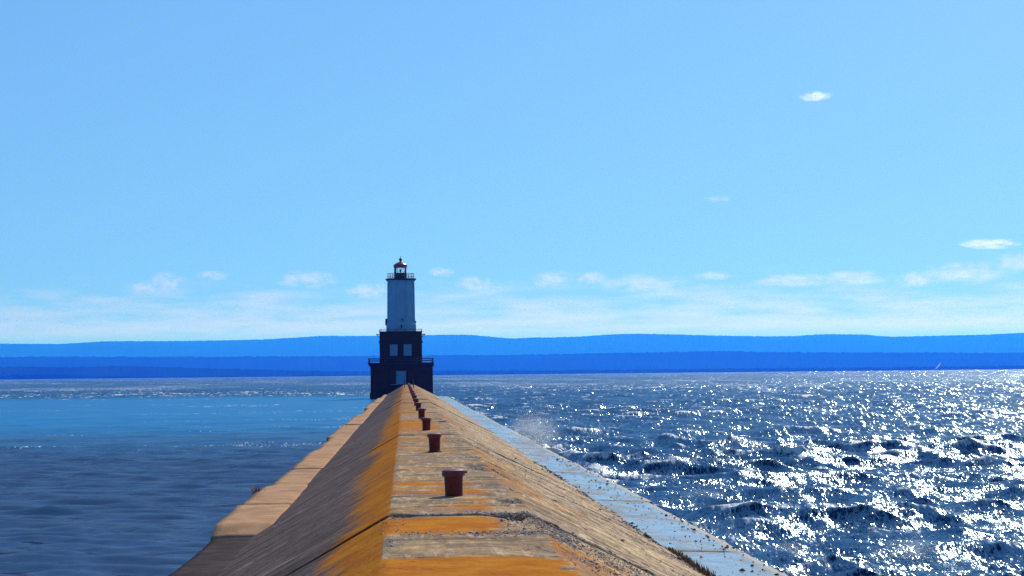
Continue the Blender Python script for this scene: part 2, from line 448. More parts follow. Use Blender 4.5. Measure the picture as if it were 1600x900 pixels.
def ridge(name, dist, depth, prof, mat, jag, seed, label):
    """a strip of forested land: a shore at dist, rising to the ridge line given by (pixel x, height in pixels over the horizon)"""
    thd = np.arange(-35, 35.01, .02)
    th = np.radians(thd) + YAW
    px = 632 + FPX*np.tan(th)                        # along the horizon
    xs = np.array([q[0] for q in prof], float); ys = np.array([q[1] for q in prof], float)
    hh = np.interp(px, xs, ys)
    hh = np.where((px < xs[0]) | (px > xs[-1]), hh + 5*(fbm(px*.004+seed, px*0+2.5, 4)-.5)*np.clip(np.abs(np.where(px < 0, px, px-1600))/300, 0, 1), hh)
    hh = np.convolve(np.pad(hh, 12, mode='edge'), np.hanning(25)/np.hanning(25).sum(), 'valid')
    zt = CAM_Z + hh*(dist+depth)/FPX
    ts = np.array([0, .01, .03, .1, .25, .45, .7, .9, 1.0, 1.12, 1.35])
    hs = np.array([0, .10, .14, .22, .38, .58, .82, .95, 1.0, .95, .6])
    V = []
    for t, h in zip(ts, hs):
        d = (dist + depth*t) + (0 if t == 0 else 0)*th
        sh = dist*.02*(fbm(th*9+seed, th*0+4, 4)-.5) if t < .05 else 0
        z = zt*h
        if t > 0:
            z = z*(1 + .05*(fbm(th*60+seed+t*7, th*0+t*31, 4)-.5)*(t < .99)) + jag*(fbm(th*900+seed, th*0+t*50, 3)-.5)
        else: z = z*0 - 2.0
        V.append(np.stack([(d+sh)*np.tan(th), (d+sh)+0*th, z], -1))
    V = np.array(V)
    me = mesh_np(name, V.reshape(-1, 3), grid_faces(len(ts), len(th)), True)
    o = link(name, me, mat); tag(o, label, kind='structure')
    return o

far_prof = [(-3000, 50), (-1500, 56), (-600, 50), (0, 54), (50, 53.3), (100, 52.4), (170, 56.2), (240, 55.7), (300, 55.4), (340, 56), (400, 56.4), (440, 58), (470, 59.7), (500, 61.5), (560, 61), (620, 60.6),
            (660, 61.3), (700, 61.5), (735, 61), (760, 58.5), (800, 54.5), (830, 56), (860, 55.8), (910, 57), (960, 60), (1000, 60.4), (1050, 59), (1100, 57.2), (1150, 55.6), (1200, 54.6),
            (1255, 54.6), (1270, 56.4), (1290, 57), (1340, 56.4), (1360, 56), (1385, 53), (1400, 52.2), (1450, 52.8), (1500, 53.4), (1560, 54.4), (1600, 56), (1900, 60), (2600, 52), (4000, 57)]
mid_prof = [(-3000, 30), (-800, 33), (0, 33.5), (100, 33), (300, 31), (500, 30), (640, 30.2), (800, 29), (1000, 31), (1120, 32), (1250, 29), (1400, 27.5), (1600, 25), (2200, 28), (4000, 24)]
low_prof = [(-3000, 12), (-500, 15), (0, 18.5), (60, 17.5), (130, 16.5), (200, 18), (270, 14.5), (350, 12), (430, 9), (520, 6), (650, 5), (800, 4.5), (1000, 4), (1300, 4), (1600, 4), (2500, 4.5), (4000, 5)]
ridge('hills', 21600, 6400, far_prof, M_FOREST, 10, 1.7, None)
ridge('hills', 13000, 1500, mid_prof, M_FOREST_NEAR, 12, 5.2, None)
ridge('shore_hills', 8600, 300, low_prof, M_FOREST_NEAR, 12, 9.9, None)

# air: one even box of blue haze around everything, below the clouds
hz = N('air')
pv = hz.n('VolumePrincipled'); pv.inputs['Color'].default_value = c4(.010, .120, 1.0)
pv.inputs['Absorption Color'].default_value = c4(1, 1, 1)
pv.inputs['Density'].default_value = 1.05e-4; pv.inputs['Anisotropy'].default_value = .4
hz.t.links.new(pv.outputs[0], hz.out.inputs['Volume'])
bm = bmesh.new(); bx(bm, -28000, 28000, -150, 32500, -6.0, 660)
hb = bm_obj('haze', bm, hz.m); tag(hb, 'blue haze over the lake and the far hills', 'haze', kind='stuff')

# ------------------------------------------------------------------ clouds
def cloud_material(name, dens, ani=.5, col=(1.0, .56, .62), lo=.5, hi=.8, sc3=(3.0, 1.3, 1.8), box=False):
    m = N(name)
    tc = m.n('TexCoord')
    q = m.vmath('MULTIPLY', m.vmath('SUBTRACT', tc.outputs['Generated'], (.5, .5, .5)), (2, 2, 2))
    ln = m.t.nodes.new('ShaderNodeVectorMath'); ln.operation = 'LENGTH'; m.put(ln.inputs[0], q)
    oi = m.n('ObjectInfo')
    off = m.n('CombineXYZ'); 
    for k in range(3): m.put(off.inputs[k], m.math('MULTIPLY', oi.outputs['Random'], 37.0+11*k))
    ns = m.noise(m.vmath('ADD', m.vmath('MULTIPLY', q, sc3), off.outputs[0]), 1.0, 6, .62).outputs[0]
    if box:
        sx = m.n('SeparateXYZ'); m.put(sx.inputs[0], q)
        e = m.math('SUBTRACT', 1.0, m.math('ABSOLUTE', sx.outputs[2]))
        d = m.math('ADD', m.math('MULTIPLY', m.math('SUBTRACT', .3, sx.outputs[2]), .16), ns)
        d = m.math('MULTIPLY', m.step(d, lo, hi), m.step(e, 0.0, .45))
    else:
        e = m.math('SUBTRACT', 1.0, ln.outputs['Value'])
        d = m.math('ADD', m.math('MULTIPLY', e, .30), ns)
        d = m.math('MULTIPLY', m.step(d, lo, hi), m.step(e, 0.0, .5))
    v = m.n('VolumePrincipled'); v.inputs['Color'].default_value = c4(*col)
    v.inputs['Absorption Color'].default_value = c4(1, 1, 1); v.inputs['Anisotropy'].default_value = ani
    m.put(v.inputs['Density'], m.math('MULTIPLY', d, dens))
    m.t.links.new(v.outputs[0], m.out.inputs['Volume'])
    return m.m
M_CLOUD = cloud_material('cloud', .0020, col=(1.0, .84, .88), lo=.5, hi=.75)
M_FAINT = cloud_material('faint cloud', .00042)
M_BANK = cloud_material('cloud bank', .00007, col=(1.0, .46, .55), lo=.46, hi=.66, sc3=(11, 1.2, 3.2), box=True)

def cloud(name, px, py, w, h, dist, mat, label, group=None, depth=900.0):
    d = ray(px, py)
    c = np.array([0, 0, CAM_Z]) + d*dist
    sx = w*dist/FPX; sz = h*dist/FPX
    bm = bmesh.new(); bmesh.ops.create_icosphere(bm, subdivisions=4, radius=1.0)
    s0 = random.uniform(0, 90)
    for v in bm.verts:
        k = 1 + .35*(float(fbm(np.array(v.co.x*1.6+s0), np.array(v.co.z*1.6+v.co.y), 3))-.5)
        z = v.co.z*k
        if z < 0: z *= .7
        v.co = Vector((v.co.x*k*sx*.55, v.co.y*k*depth*.5, z*sz*.6))
    o = bm_obj(name, bm, mat); o.location = c
    tag(o, label, 'cloud', group)
    return o

cloud('cloud', 1274, 152, 56, 17, 36000, M_CLOUD, 'small bright white cloud, highest and alone in the clear sky upper right')
cloud('cloud', 1122, 312, 56, 15, 36000, M_FAINT, 'thin pale streak of cloud midway down the open sky, below the highest small cloud')
cloud('cloud', 1548, 383, 108, 21, 38000, M_CLOUD, 'flat white cloud just above the bank at the right edge')
low = [(333, 432, 52, 13, 'small flat pinkish cloud alone above the hills well left of the lighthouse'),
       (262, 444, 56, 30, 'ragged pale cloud left of the small flat one, left of the lighthouse'),
       (222, 452, 40, 20, 'dim little cloud at the left end of the low clouds'),
       (482, 441, 90, 26, 'long pinkish cloud nearest the lighthouse tower on its left'),
       (574, 457, 60, 24, 'pale cloud touching the left edge of the white tower'),
       (690, 427, 40, 13, 'tiny cloud just right of the lantern room'),
       (740, 446, 56, 22, 'rounded pinkish cloud right of the white tower'),
       (860, 440, 56, 26, 'puffy small cloud over the dip in the far hills'),
       (922, 436, 50, 18, 'narrow cloud above the left part of the middle hill'),
       (1005, 447, 120, 30, 'wide pinkish cloud above the middle hill'),
       (1112, 433, 60, 14, 'thin cloud at the right end of the middle hill'),
       (1235, 441, 110, 22, 'long thin cloud left of the flat topped hill'),
       (1335, 438, 130, 24, 'long cloud over the flat topped hill'),
       (1430, 440, 60, 24, 'small dense cloud right of the flat topped hill'),
       (1508, 430, 130, 34, 'large pinkish cloud under the flat white one near the right edge'),
       (1588, 414, 66, 34, 'bright tall cloud cut by the right edge of the view')]
for px, py, w, h, lab in low:
    cloud('cloud', px, py, w*1.3, h*1.4, 45000, M_FAINT, lab, 'low clouds along the horizon', 2000)

bm = bmesh.new(); bx(bm, -20000, 26000, 52000, 60000, 950, 3000)
tag(bm_obj('cloud_bank', bm, M_BANK), 'faint veil of pinkish cloud low over the far hills', 'clouds', kind='stuff')

# ------------------------------------------------------------------ breakwater
bw = empty('breakwater', (0, 0, 0))
tag(bw, 'long concrete breakwater with sloping sides and orange lichen running out to the lighthouse', 'breakwater')
XL, XR, ZD = -.178, 1.41, 2.2              # deck edges and height
XFL, ZFL = -3.18, .52                      # foot of the left face
XFR, ZFR = 5.05, .38                       # foot of the right face
JOINTS = [-8.0, 7.3] + [22.1 + 14.75*k for k in range(0, 20)]
JOINTS = [j for j in JOINTS if j < 299] + [301.0]

def block(y0, y1, idx):
    near = y1 < 90
    cell = .07 if y1 < 40 else (.10 if near else .3)
    ny = max(6, int((y1-y0)/(.085 if y1 < 40 else (.16 if near else .9))))
    def seg(a, b): return np.linspace(0, 1, max(2, int(math.hypot(b[0]-a[0], b[1]-a[1])/cell)))
    r2 = np.random.default_rng(100+idx)
    dx, dz = r2.normal(0, .018), r2.normal(0, .008)
    pl, pa, pb, pr = np.array([XFL, ZFL]), np.array([XL+dx, ZD+dz]), np.array([XR+dx, ZD+dz]), np.array([XFR+dx, ZFR])
    pts, side = [[XFL, -.6]], [0.0]
    for t in seg(pl, pa)[:-1]: pts.append(pl+(pa-pl)*t); side.append(t*.3)
    for t in seg(pa, pb)[:-1]: pts.append(pa+(pb-pa)*t); side.append(.75+.45*t)
    s3 = seg(pb, pr)
    for t in s3: pts.append(pb+(pr-pb)*t); side.append(1.35+.65*t)
    pts.append([XFR+dx, -.6]); side.append(2.0)
    pts = np.array(pts, float); side = np.array(side)
    ys = np.linspace(y0+.02, y1-.02, ny)
    ys = np.concatenate([[y0+.005, y0+.006], ys, [y1-.006, y1-.005]])
    P, YY = np.meshgrid(np.arange(len(pts)), ys, indexing='ij')
    X = pts[P, 0]; Z = pts[P, 1].copy(); S = side[P]
    # wear: the right arris and right face are eroded, more so next to the joints
    jd = np.minimum(YY-y0, y1-YY)
    arr = np.exp(-((X-XR)/.35)**2)
    fac = sstep(1.25, 1.6, S)
    n1 = fbm(X*1.1+idx*3, YY*.8+idx, 4); n2 = fbm(X*5+idx, YY*5, 3)
    nj = fbm(X*2.3+idx*7, YY*2.1, 3)
    worn = np.clip(fac*(.28+1.5*(n1-.42)) + arr*sstep(.45, .6, n1)*.9 + sstep(.5, .1, jd)*sstep(.42, .62, nj)*(S > .7), 0, 1)
    if 20 < y0 < 24: worn = np.maximum(worn, sstep(1.0, .0, YY-y0)*sstep(.3, .5, nj)*(S > .7)*.9)
    amp = .022 if near else .03
    Z += (fbm(X*.6+idx, YY*.5, 2)-.5)*.035*np.where(S < .7, .6, 1) + (n2-.5)*amp*(.25+1.9*worn) - worn*.030 - arr*sstep(.5, .65, n1)*.05
    edge = sstep(.16, .0, jd)
    Z -= edge*(.008+.03*np.clip(nj-.4, 0, 1))*(S > .0)
    Z[:, 1] -= .03; Z[:, -2] -= .03
    Z[0] = -.6; Z[-1] = -.6; Z[:, 0] = -.6; Z[:, -1] = -.6
    gap = np.zeros_like(X); gap[:, 0] = 1; gap[:, -1] = 1
    gap = np.maximum(gap, sstep(.05, .0, jd)*np.where((S > .7) & (abs(YY-22.1) < .2), .3, 1))
    # lichen: deck bands close to the viewer, the upper left face, less of it far out
    up = sstep(1.5, .1, XL-X)*(X <= XL+dx+.01)
    L = np.where(S < .7, up**1.35*(1.15-.30*sstep(60, 170, YY)) - .16 + .95*(fbm(X*1.1, YY*.33+3, 4)-.5), 0)
    dk = (S >= .7) & (S < 1.3)
    b = .48 + 1.6*(fbm(X*.35+3, YY*.5+9, 3)-.5)
    def band(a, c, e): return sstep(a-e, a+e, YY)*sstep(c+e, c-e, YY)
    b = b + .75*band(4, 16.9, .12) + .80*band(19.5, 21.75, .12) - .25*band(16.9, 19.4, .2) + .22*band(22.4, 26.5, 1.0)*sstep(.2, 1.1, X) + .28*band(44, 50, 3)*sstep(.5, 1.3, X) + .42*band(56, 64.5, 2.0) + .15*band(75, 90, 5)
    fray = XR + .02 - .5*fbm(YY*4, YY*0+8.5, 2) - .25*fbm(YY*1.2, YY*0+.5, 3) + .30*band(4, 16.9, .3) - X
    b = b*sstep(-.1, .12, fray)
    L = np.where(dk | ((S >= 1.3) & (S < 1.5)), b, L)
    L = np.where(S >= 1.32, .46*np.exp(-(S-1.32)/.18) + .10 + 1.1*(fbm(X*.5+8, YY*.4+2, 3)-.5) - .25*sstep(1.5, 2.0, S), L)
    V = np.stack([X, YY, Z], -1).reshape(-1, 3)
    F = grid_faces(len(pts), len(ys))[:, ::-1]
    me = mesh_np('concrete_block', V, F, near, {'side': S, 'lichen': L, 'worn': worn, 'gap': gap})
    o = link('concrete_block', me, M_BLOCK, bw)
    return o
for i, (a, b) in enumerate(zip(JOINTS[:-1], JOINTS[1:])):
    block(a, b, i)

def slab(name, x0, x1, y0, y1, z0, z1, mat, seed, rag=0.0, res=.25, tilt=0.0, dry=False, nose=0.0):
    nx = max(4, int((x1-x0)/res)); ny = max(4, int((y1-y0)/max(res, (y1-y0)/90)))
    u, v = np.meshgrid(np.linspace(0, 1, nx), np.linspace(0, 1, ny), indexing='ij')
    Y = y0+(y1-y0)*v
    wob = rag*(fbm(Y*.35+seed, Y*0+seed, 4)-.5)*2 + rag*.5*(fbm(Y*2.5+seed, Y*0+1, 3)-.5)
    xo = (x0+wob) if seed % 2 < 1 else x0
    xi = x1 if seed % 2 < 1 else x1+wob
    X = xo+(xi-xo)*u
    Z = z1 + tilt*(u-.5) + .03*(fbm(X*1.5+seed, Y*1.5, 3)-.5) + .02*(fbm(X*6, Y*6+seed, 2)-.5)
    Z = Z - nose*sstep(y0+.9, y0, Y)**1.5
    nxy = X.size
    top = np.stack([X, Y, Z], -1)
    rim = np.minimum(np.minimum(u, 1-u)*(x1-x0), np.minimum(v, 1-v)*(y1-y0))
    top[..., 2] -= sstep(.08, 0, rim)*.03
    loop = [(i, 0) for i in range(nx)] + [(nx-1, j) for j in range(1, ny)] + [(i, ny-1) for i in range(nx-2, -1, -1)] + [(0, j) for j in range(ny-2, 0, -1)]
    low = np.array([[X[i, j], Y[i, j], z0] for i, j in loop])
    V = np.concatenate([top.reshape(-1, 3), low])
    F = grid_faces(nx, ny)[:, ::-1].tolist()
    L = len(loop)
    for k in range(L):
        a = loop[k]; b = loop[(k+1) % L]
        F.append([a[0]*ny+a[1], nxy+k, nxy+(k+1) % L, b[0]*ny+b[1]])
    at = {}
    if dry:
        dr = np.concatenate([(sstep(.80, .97, u)*.75 + .18*(fbm(X*.7, Y*.25+seed, 3)) + .45*sstep(.4, 0, np.minimum(v, 1-v)*(y1-y0))).ravel(), np.zeros(L)])
        at['dry'] = dr
    me = mesh_np(name, V, F, False, at)
    return link(name, me, mat, bw)

# left toe: a low dark block in front, then higher tan blocks of unequal width
slab('ledge_block', -3.86, -2.75, 22.3, 38.8, -.9, .60, M_DARK, 2.0, .10, .12)
slab('ledge_block', -3.95, -2.75, 8.0, 22.0, -.9, .56, M_DARK, 4.0, .10, .2)
edges = [39.0, 45.5, 53, 63, 78, 95, 118, 145, 176, 210, 250, 296]
outs = [-3.92, -3.86, -3.80, -3.72, -3.62, -3.85, -3.70, -3.45, -3.75, -3.55, -3.30]
for k, (a, b) in enumerate(zip(edges[:-1], edges[1:])):
    slab('ledge_block', outs[k], -2.62, a+.03, b-.03, -.9, .80 + .035*math.sin(k*2.3), M_TAN, 6.0+2*k, .07, .15, nose=.2 if k == 0 else .02)
# right toe: low apron that waves wash over
for k, (a, b) in enumerate(zip(JOINTS[:-1], JOINTS[1:])):
    slab('apron_slab', 4.75, 6.55+.06*math.sin(k*1.9), a+.015, b-.015, -.9, .36, M_WET, 31.0+2*k, .05, .15, -.05, True)

# ------------------------------------------------------------------ bollards
def make_bollard():
    root = empty('bollard', (0, 0, 0))
    bm = bmesh.new()
    lathe(bm, [(.150, -.03), (.150, .012), (.118, .018), (.114, .05), (.117, .16), (.121, .300)], 36)
    bm_obj('post', bm, M_RED, root, 40)
    bm = bmesh.new()
    lathe(bm, [(.118, .298), (.150, .300), (.149, .310), (.149, .352), (.146, .372), (.110, .386), (.06, .392), (.012, .394)], 36)
    bm_obj('cap', bm, M_CAP, root, 40)
    bm = bmesh.new()
    bar(bm, (.10, -.02, .345), (.178, -.02, .345), .016, 10)
    bm_obj('lug', bm, M_RED, root, 40)
    return root
bol = make_bollard()
ORD = ['first', 'second', 'third', 'fourth', 'fifth', 'sixth', 'seventh', 'eighth', 'ninth', 'tenth', 'eleventh', 'twelfth', 'thirteenth', 'fourteenth', 'fifteenth', 'sixteenth', 'seventeenth', 'eighteenth', 'nineteenth']
def copy_thing(o):
    c = o.copy(); COL.objects.link(c)
    for ch in o.children:
        d = ch.copy(); COL.objects.link(d); d.parent = c
    return c
bys = [25.0 + 15.05*k for k in range(18)]
for k, y in enumerate(bys):
    o = bol if k == 0 else copy_thing(bol)
    o.location = (.620 - .0006*(y-25) - (.01 if k else 0), y, ZD - .015 + random.uniform(-.008, .008))
    o.rotation_euler = (random.uniform(-.02, .02), random.uniform(-.02, .02), 0 if k == 0 else random.uniform(0, 6))
    lab = ('large dark red iron bollard with flat cap, nearest of the row on the deck' if k == 0 else
           'dark red bollard, last of the row, close to the lighthouse door' if k == len(bys)-1 else
           f'dark red bollard, {ORD[k]} of the row counting from the nearest')
    tag(o, lab, 'bollard', 'red bollards in a row along the breakwater deck')

# handrail of the steps just before the lighthouse
rl = empty('handrail', (.45, 232, ZD)); tag(rl, 'thin dark pipe handrail on the deck end before the lighthouse door', 'handrail')
for sx in (-.55, .55):
    bm = bmesh.new()
    bar(bm, (sx, 0, .95), (sx, 7, .95), .035); bar(bm, (sx, 0, .5), (sx, 7, .5), .03)
    bm_obj('rail', bm, M_IRON, rl, 40)
    for yy in (0, 3.5, 7):
        bm = bmesh.new(); bar(bm, (sx, yy, -.05), (sx, yy, .97), .035); bm_obj('post', bm, M_IRON, rl, 40)

# ------------------------------------------------------------------ lighthouse
LY = 305.0                         # front wall
S = LY/FPX                         # metres per photograph pixel there
def lx(px, py=585.0):              # x of a pixel at the wall (roll removed)
    return (px - 632 - (py-585)*.01)*S
def lz(py, px=626.0):
    return CAM_Z + (585 - .01*(px-632) - py)*S
cx = (lx(578)+lx(675))/2
lh = empty('lighthouse', (cx, LY+5, 0))
tag(lh, 'two storey dark red lighthouse with white octagonal tower and red lantern at the breakwater end', 'lighthouse')
hw = 48.5*S
def L(x, y, z): return (x, y-5, z)     # local frame: centre of the plan
def box(name, x0, x1, y0, y1, z0, z1, mat, bev=0.0, parent=lh):
    bm = bmesh.new(); bx(bm, x0, x1, y0-5, y1-5, z0, z1, bev); return bm_obj(name, bm, mat, parent)
def wall_with_holes(name, x0, x1, z0, z1, holes, y, th, mat):
    """front wall slab with rectangular openings"""
    xs = sorted({x0, x1, *[h[0] for h in holes], *[h[1] for h in holes]})
    zs = sorted({z0, z1, *[h[2] for h in holes], *[h[3] for h in holes]})
    bm = bmesh.new()
    solid = lambda a, b: 0 <= a < len(xs)-1 and 0 <= b < len(zs)-1 and not any(h[0] <= (xs[a]+xs[a+1])/2 <= h[1] and h[2] <= (zs[b]+zs[b+1])/2 <= h[3] for h in holes)
    for a in range(len(xs)-1):
        for b in range(len(zs)-1):
            if not solid(a, b): continue
            X0, X1, Z0, Z1 = xs[a], xs[a+1], zs[b], zs[b+1]; Y0, Y1 = y-5, y-5+th
            q = lambda *p: bm.faces.new([bm.verts.new(v) for v in p])
            q((X0, Y0, Z0), (X1, Y0, Z0), (X1, Y0, Z1), (X0, Y0, Z1))
            q((X1, Y1, Z0), (X0, Y1, Z0), (X0, Y1, Z1), (X1, Y1, Z1))
            if not solid(a-1, b): q((X0, Y1, Z0), (X0, Y0, Z0), (X0, Y0, Z1), (X0, Y1, Z1))
            if not solid(a+1, b): q((X1, Y0, Z0), (X1, Y1, Z0), (X1, Y1, Z1), (X1, Y0, Z1))
            if not solid(a, b-1): q((X0, Y1, Z0), (X1, Y1, Z0), (X1, Y0, Z0), (X0, Y0, Z0))
            if not solid(a, b+1): q((X0, Y0, Z1), (X1, Y0, Z1), (X1, Y1, Z1), (X0, Y1, Z1))
    bmesh.ops.remove_doubles(bm, verts=bm.verts, dist=.001)
    return bm_obj(name, bm, mat, lh)
z_slab0, z_slab1 = lz(572), lz(566.3)
# lower storey, door
dx0, dx1, dz0, dz1 = lx(617.2)-cx, lx(633.8)-cx, lz(600.5), lz(578.8)
wall_with_holes('wall', -hw, hw, -1.5, z_slab0, [(dx0, dx1, dz0, dz1)], 0, .35, M_WALL)
box('wall', -hw, hw, .352, 10, -1.5, z_slab0, M_WALL)
db = empty('door_tmp', (0, 0, 0)); bpy.data.objects.remove(db)
dr = box('door', dx0+.06, dx1-.06, .17, .24, dz0+.03, dz1-.06, M_PANEL_SHADED, .01)
bm = bmesh.new()
for a in ((dx0, dx0+.06, dz0, dz1), (dx1-.06, dx1, dz0, dz1), (dx0+.06, dx1-.06, dz1-.06, dz1)):
    bx(bm, a[0]+.001, a[1]-.001, .10-5, .27-5, a[2], a[3]-.001)
bm_obj('door_frame', bm, M_IRON, dr)
box('sill', lx(609)-cx, lx(621)-cx, -.25, -.003, lz(601), lz(600.1), M_PANEL_SHADED)
# plinth
box('plinth', -hw-.12, hw+.12, -.12, 10.12, -1.6, lz(613), M_SLAB, .05)
# platform slab with a stepped soffit and railing
box('platform', lx(574)-cx, lx(676.8)-cx, -.5, 10.5, lz(569.3), z_slab1, M_SLAB, .03)
box('cornice', -hw-.18, hw+.18, -.2, 10.2, z_slab0-.05, lz(569.3)-.002, M_SLAB, .03)
def railing(name, x0, x1, y0, y1, z0, h, n, rails, r, mat):
    bm = bmesh.new()
    P = []
    for k in range(n+1):
        t = k/n
        P += [(x0+(x1-x0)*t, y0), (x0+(x1-x0)*t, y1)]
        if 0 < k < n: P += [(x0, y0+(y1-y0)*t), (x1, y0+(y1-y0)*t)]
    for x, y in P: bar(bm, (x, y-5, z0-.02), (x, y-5, z0+h), r)
    for f in rails:
        z = z0+h*f
        bar(bm, (x0, y0-5, z), (x1, y0-5, z), r); bar(bm, (x0, y1-5, z), (x1, y1-5, z), r)
        bar(bm, (x0, y0-5, z), (x0, y1-5, z), r); bar(bm, (x1, y0-5, z), (x1, y1-5, z), r)
    return bm_obj(name, bm, mat, lh, 40)
railing('railing', lx(575.2)-cx, lx(675.6)-cx, -.38, 10.38, z_slab1, lz(559.8)-z_slab1, 4, (.5, 1.0), .045, M_IRON)
# upper storey with two boarded windows
ux0, ux1 = lx(592.2)-cx, lx(658.6)-cx
uz1 = lz(518)
wins = [(lx(608.3)-cx, lx(620.3)-cx, lz(555.5), lz(537.6)), (lx(629.6)-cx, lx(642.3)-cx, lz(555.5), lz(537.6))]
wy = 1.6
wall_with_holes('upper_wall', ux0, ux1, z_slab1-.02, uz1, wins, wy, .3, M_WALL)
box('upper_wall', ux0, ux1, wy+.302, 10-wy, z_slab1-.02, uz1, M_WALL)
for a in wins:
    w_ = box('window', a[0]+.05, a[1]-.05, wy+.14, wy+.2, a[2]+.05, a[3]-.05, M_PANEL_SHADED, .01)
    bm = bmesh.new()
    for q in ((a[0]+.001, a[0]+.05, a[2]+.05, a[3]-.05), (a[1]-.05, a[1]-.001, a[2]+.05, a[3]-.05), (a[0]+.001, a[1]-.001, a[2]+.001, a[2]+.05), (a[0]+.001, a[1]-.001, a[3]-.05, a[3]-.001)):
        bx(bm, q[0], q[1], wy+.08-5, wy+.22-5, q[2], q[3])
    bm_obj('window_frame', bm, M_WHITE_SHADED, w_)
    bm = bmesh.new(); bx(bm, a[0]-.06, a[1]+.06, wy-.07-5, wy-.004-5, a[2]-.12, a[2]-.01); bm_obj('window_sill', bm, M_SLAB, w_)
box('roof_slab', ux0-.07, ux1+.07, wy-.07, 10-wy+.07, uz1+.002, uz1+.10, M_SLAB, .02)
railing('roof_rail', ux0+.02, ux1-.02, wy+.05, 10-wy-.05, uz1+.1, .32, 5, (1.0,), .03, M_IRON)
# side brackets near the roof line
for s in (-1, 1):
    xx = ux0 if s < 0 else ux1
    bm = bmesh.new()
    bx(bm, min(xx+s*.005, xx+s*.55), max(xx+s*.005, xx+s*.55), wy+1-5, wy+1.5-5, lz(522.6), lz(521.2))
    bar(bm, (xx+s*.45, wy+1.25-5, lz(522.4)), (xx+s*.02, wy+1.25-5, lz(526)), .05)
    bm_obj('bracket', bm, M_IRON, lh)
    bm = bmesh.new(); bx(bm, min(xx+s*.004, xx+s*.14), max(xx+s*.004, xx+s*.14), wy+1-5, wy+1.3-5, lz(535.5), lz(532)); bm_obj('floodlight', bm, M_IRON, lh)
# tower
tcx, tcy = (lx(625.3, 500)-cx), 0.0
zt0, ztg = uz1+.10, lz(436)
oct_r = lambda half: half/math.cos(math.pi/8)
bm = bmesh.new()
lathe(bm, [(oct_r(2.40), zt0), (oct_r(2.38), lz(506)), (oct_r(2.19), lz(502)), (oct_r(2.10), lz(440)), (oct_r(2.16), lz(438)), (oct_r(2.3), ztg)], 8, (tcx, tcy), math.pi/8)
tw = bm_obj('tower', bm, M_WHITE_SHADED, lh)
# seams of the steel plates stand a little proud
bm = bmesh.new()
for k in range(8):
    a = math.pi/8 + k*math.pi/4
    r = oct_r(2.13)
    bar(bm, (tcx+r*1.03*math.cos(a), tcy+r*1.03*math.sin(a), lz(503)), (tcx+r*math.cos(a), tcy+r*math.sin(a), lz(440)), .05, 6)
bm_obj('plate_seam', bm, M_WHITE_SHADED, tw)
for (px, py, w, h) in ((626, 509, 2.6, 5), (627.2, 498.5, 2.2, 2.4)):
    x = lx(px, py)-cx; bm = bmesh.new()
    bx(bm, x-w*S/2, x+w*S/2, tcy-2.46, tcy-2.05, lz(py)-h*S/2, lz(py)+h*S/2); bm_obj('porthole', bm, M_IRON, tw)
for (px0, px1, py0, py1) in ((600.2, 603.6, 496.5, 507), (643.5, 649, 500, 504)):
    bm = bmesh.new(); bx(bm, lx(px0, 500)-cx, lx(px1, 500)-cx, -.6, .2, lz(py1), lz(py0), .02); bm_obj('equipment_box', bm, M_IRON, tw)
# gallery
bm = bmesh.new()
lathe(bm, [(oct_r(2.2), ztg+.002), (oct_r(2.46), lz(434.6)), (oct_r(2.46), lz(433.2))], 8, (tcx, tcy), math.pi/8)
gal = bm_obj('gallery', bm, M_IRON, lh)
bm = bmesh.new()
zg, zr = lz(433.2), lz(425)
R8 = oct_r(2.1)
pts8 = [(tcx+R8*math.cos(math.pi/8+k*math.pi/4), tcy+R8*math.sin(math.pi/8+k*math.pi/4)) for k in range(8)]
for k in range(8):
    p, q = pts8[k], pts8[(k+1) % 8]
    for f in (0, .33, .67):
        x, y = p[0]+(q[0]-p[0])*f, p[1]+(q[1]-p[1])*f
        bar(bm, (x, y, zg-.01), (x, y, zr), .04, 6)
    for z in (zr, (zr+zg)/2, zg+.12):
        bar(bm, (*p, z), (*q, z), .04, 6)
bm_obj('gallery_railing', bm, M_IRON, gal, 40)
# lantern room
lr = 10.2*S
lcx = lx(624, 420)-cx
bm = bmesh.new(); lathe(bm, [(lr, zg+.002), (lr, lz(424.4))], 20, (lcx, 0)); lan = bm_obj('lantern_room', bm, M_IRON, lh, 40)
zb0, zb1 = lz(424.4), lz(415.2)
bm = bmesh.new(); lathe(bm, [(lr*.95, zb0), (lr*.95, zb1)], 40, (lcx, 0), close=False); bm_obj('glass', bm, M_GLASS, lan, 60)
bm = bmesh.new()
nb = 6
for k in range(nb):
    a0, a1 = 2*math.pi*(k+.15)/nb, 2*math.pi*(k+1.15)/nb
    P0 = (lcx+lr*math.cos(a0), lr*math.sin(a0)); P1 = (lcx+lr*math.cos(a1), lr*math.sin(a1))
    bar(bm, (*P0, zb0), (*P1, zb1), .022, 6); bar(bm, (*P1, zb0), (*P0, zb1), .022, 6)
bar(bm, (lcx-lr*.96, -.25, zb0), (lcx-lr*.96, -.25, zb1), .035, 6); bar(bm, (lcx-lr*.45, -lr*.88, zb0), (lcx-lr*.45, -lr*.88, zb1), .03, 6)
bm_obj('glazing_bars', bm, M_IRON, lan, 40)
bm = bmesh.new(); lathe(bm, [(.06, zb0-.05), (.07, zb0+.2), (.14, zb0+.32), (.14, zb0+.56), (.06, zb0+.66), (.02, zb0+.7)], 16, (lcx, 0)); bm_obj('beacon', bm, M_IRON, lan, 60)
bm = bmesh.new()
lathe(bm, [(lr*1.0, zb1), (lr*1.08, zb1+.06), (lr*1.08, lz(411.2)), (lr*1.0, lz(410.2)), (lr*.62, lz(408.0)), (lr*.22, lz(406.2))], 24, (lcx, 0))
rf = bm_obj('roof', bm, M_ROOF, lan, 30)
bm = bmesh.new()
zv = lz(406.4); rb = 2.5*S
